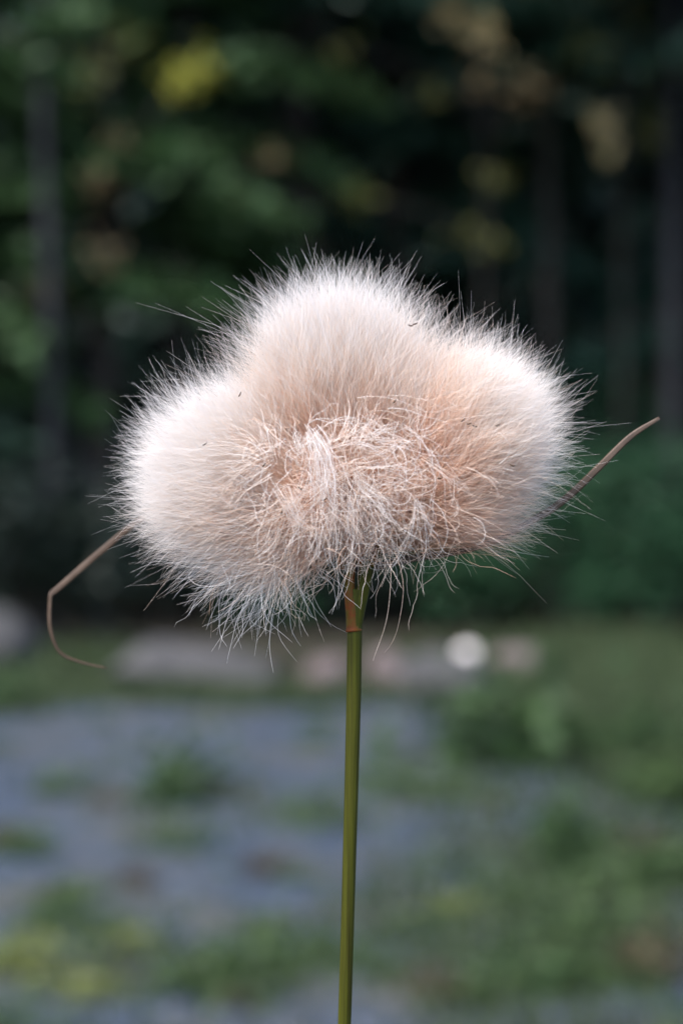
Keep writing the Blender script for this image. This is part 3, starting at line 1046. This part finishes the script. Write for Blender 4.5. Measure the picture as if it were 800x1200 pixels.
front = [brush(6500, (418, 612, -10), (412, 565, -76), (412, 572, -38), (120, 84, 56), cmin=-.3, tone0=.08, tone1=.78, warm=.06, loose=.16, grad=1.1, low=.2),
         matted(110, 412, 558, -90, 52, 32, 8, 70, .82, down=.4),
         matted(60, 335, 555, -84, 34, 34, 10, 60, .84, down=.3),
         matted(60, 490, 550, -88, 40, 30, 10, 65, .76, down=.3),
         matted(70, 415, 605, -78, 55, 20, 12, 60, .72, down=.8),
         strands([(362, 505, -98), (374, 527, -104), (377, 560, -106), (376, 602, -100)], 60, 6, 12, 1.0),
         strands([(372, 510, -98), (390, 500, -102), (415, 497, -102), (440, 500, -98)], 8, 14, 24, .93),
         strands([(425, 497, -102), (455, 498, -102), (490, 510, -98), (520, 522, -90)], 9, 16, 26, .93),
         strands([(470, 510, -98), (492, 530, -100), (498, 555, -100), (492, 590, -94)], 13, 12, 20, .93),
         strands([(405, 560, -100), (412, 600, -100), (408, 640, -88), (400, 678, -66)], 26, 18, 26, .84, crinkle=4),
         strands([(440, 570, -98), (452, 605, -94), (452, 640, -80), (446, 668, -64)], 24, 18, 26, .78, crinkle=4),
         locks(19, 395, 550, 80, 45, zfront, 66, .86),
         locks(16, 335, 560, 55, 50, zfront, 70, .88, down=.1),
         locks(10, 480, 550, 60, 42, zfront, 66, .78, down=.1),
         locks(13, 405, 600, 85, 26, zfront, 58, .76, down=.7, sd=.4)]
fluff('seed_tuft', front, 'tawny front tuft with crinkled matted white strands', ((418, 640, -10), (412, 575, -60), 15), r0=.29, r1=.12)
# underside: sparse hanging bristles
under = [brush(1500, (405, 622, 0), (340, 630, -20), (338, 618, -10), (112, 86, 80), cmin=-.2, tone0=.25, tone1=.95, loose=.14, length=(.85, .2), inner=.4),
         brush(420, (380, 620, -5), (292, 690, -15), (300, 645, -10), (90, 100, 60), cmin=.0, tone0=.5, tone1=.97, loose=.12, length=(.78, .3), inner=.2),
         brush(560, (420, 620, -5), (415, 650, -40), (415, 596, -20), (90, 76, 70), cmin=-.3, tone0=.2, tone1=.8, loose=.18, length=(.82, .24), inner=.4),
         brush(650, (440, 620, -5), (520, 630, -15), (520, 592, -10), (118, 54, 70), cmin=-.2, tone0=.2, tone1=.75, loose=.14, length=(.85, .2), inner=.4),
         strands([(330, 640, -30), (318, 680, -28), (312, 712, -24), (318, 742, -20)], 26, 16, 24, .92, crinkle=4),
         strands([(290, 640, -30), (262, 675, -26), (240, 705, -22)], 26, 18, 26, .94, crinkle=4),
         strands([(350, 640, -36), (348, 675, -30), (360, 705, -24)], 18, 16, 24, .88, crinkle=4),
         matted(60, 478, 640, -25, 26, 10, 25, 85, .60, down=.25, curl=1.6),
         matted(55, 405, 640, -40, 26, 10, 25, 65, .72, down=.8, curl=1.2),
         matted(50, 322, 660, -20, 36, 12, 25, 75, .87, down=1.0, curl=.8)]
fluff('seed_tuft', under, 'sparse crinkled bristles hanging under the head', None, r0=.31, r1=.13)

# a few dark dried anthers caught in the fluff
for px, py, z, ang in ((549, 496, -97, .2), (556, 499, -97, -.3), (542, 492, -97, .7), (486, 379, -72, .3), (481, 381, -72, -.2), (583, 498, -92, .4), (281, 462, -72, 1.1), (309, 545, -97, .9), (462, 470, -90, 1.0), (380, 585, -100, .5), (352, 572, -98, -.6), (515, 560, -98, .1), (240, 520, -82, .6), (600, 545, -88, -.2), (330, 600, -92, 1.3)):
    d = np.array((math.cos(ang), -math.sin(ang), 0)) * 3.4
    c = np.array((px, py, z), float)
    P = spline([px2w(c - d), px2w(c + (0, .8, 0)), px2w(c + d)], 6)
    V, F = tubes(P[None], np.array([[.3, .8, .9, .9, .7, .25]]) * S, 6)
    part('dried_anther', V, F, M['scales'])

# basal leaves at the foot of the plant
rsb = np.random.RandomState(4)
for i in range(9):
    az = rsb.uniform(0, 6.28); L = rsb.uniform(.16, .3)
    d = np.array((math.cos(az), math.sin(az), 0))
    P = spline([foot + d * .003, foot + d * L * .3 + (0, 0, L * .75), foot + d * L * .7 + (0, 0, L * .95), foot + d * L + (0, 0, L * .7)], 14)
    W = np.linspace(.0022, .0004, 14)
    s_ = np.cross(d, (0, 0, 1))
    V = np.stack((P - s_ * W[:, None], P + np.array((0, 0, -.0006)), P + s_ * W[:, None]), 1).reshape(-1, 3)
    idx = np.arange(14 * 3).reshape(14, 3)
    F = np.vstack([np.stack((idx[:-1, j], idx[:-1, j + 1], idx[1:, j + 1], idx[1:, j]), -1) for j in (0, 1)])
    part('basal_leaf', V, F, M['weed'], {'rnd': np.full(len(V), rsb.uniform())})
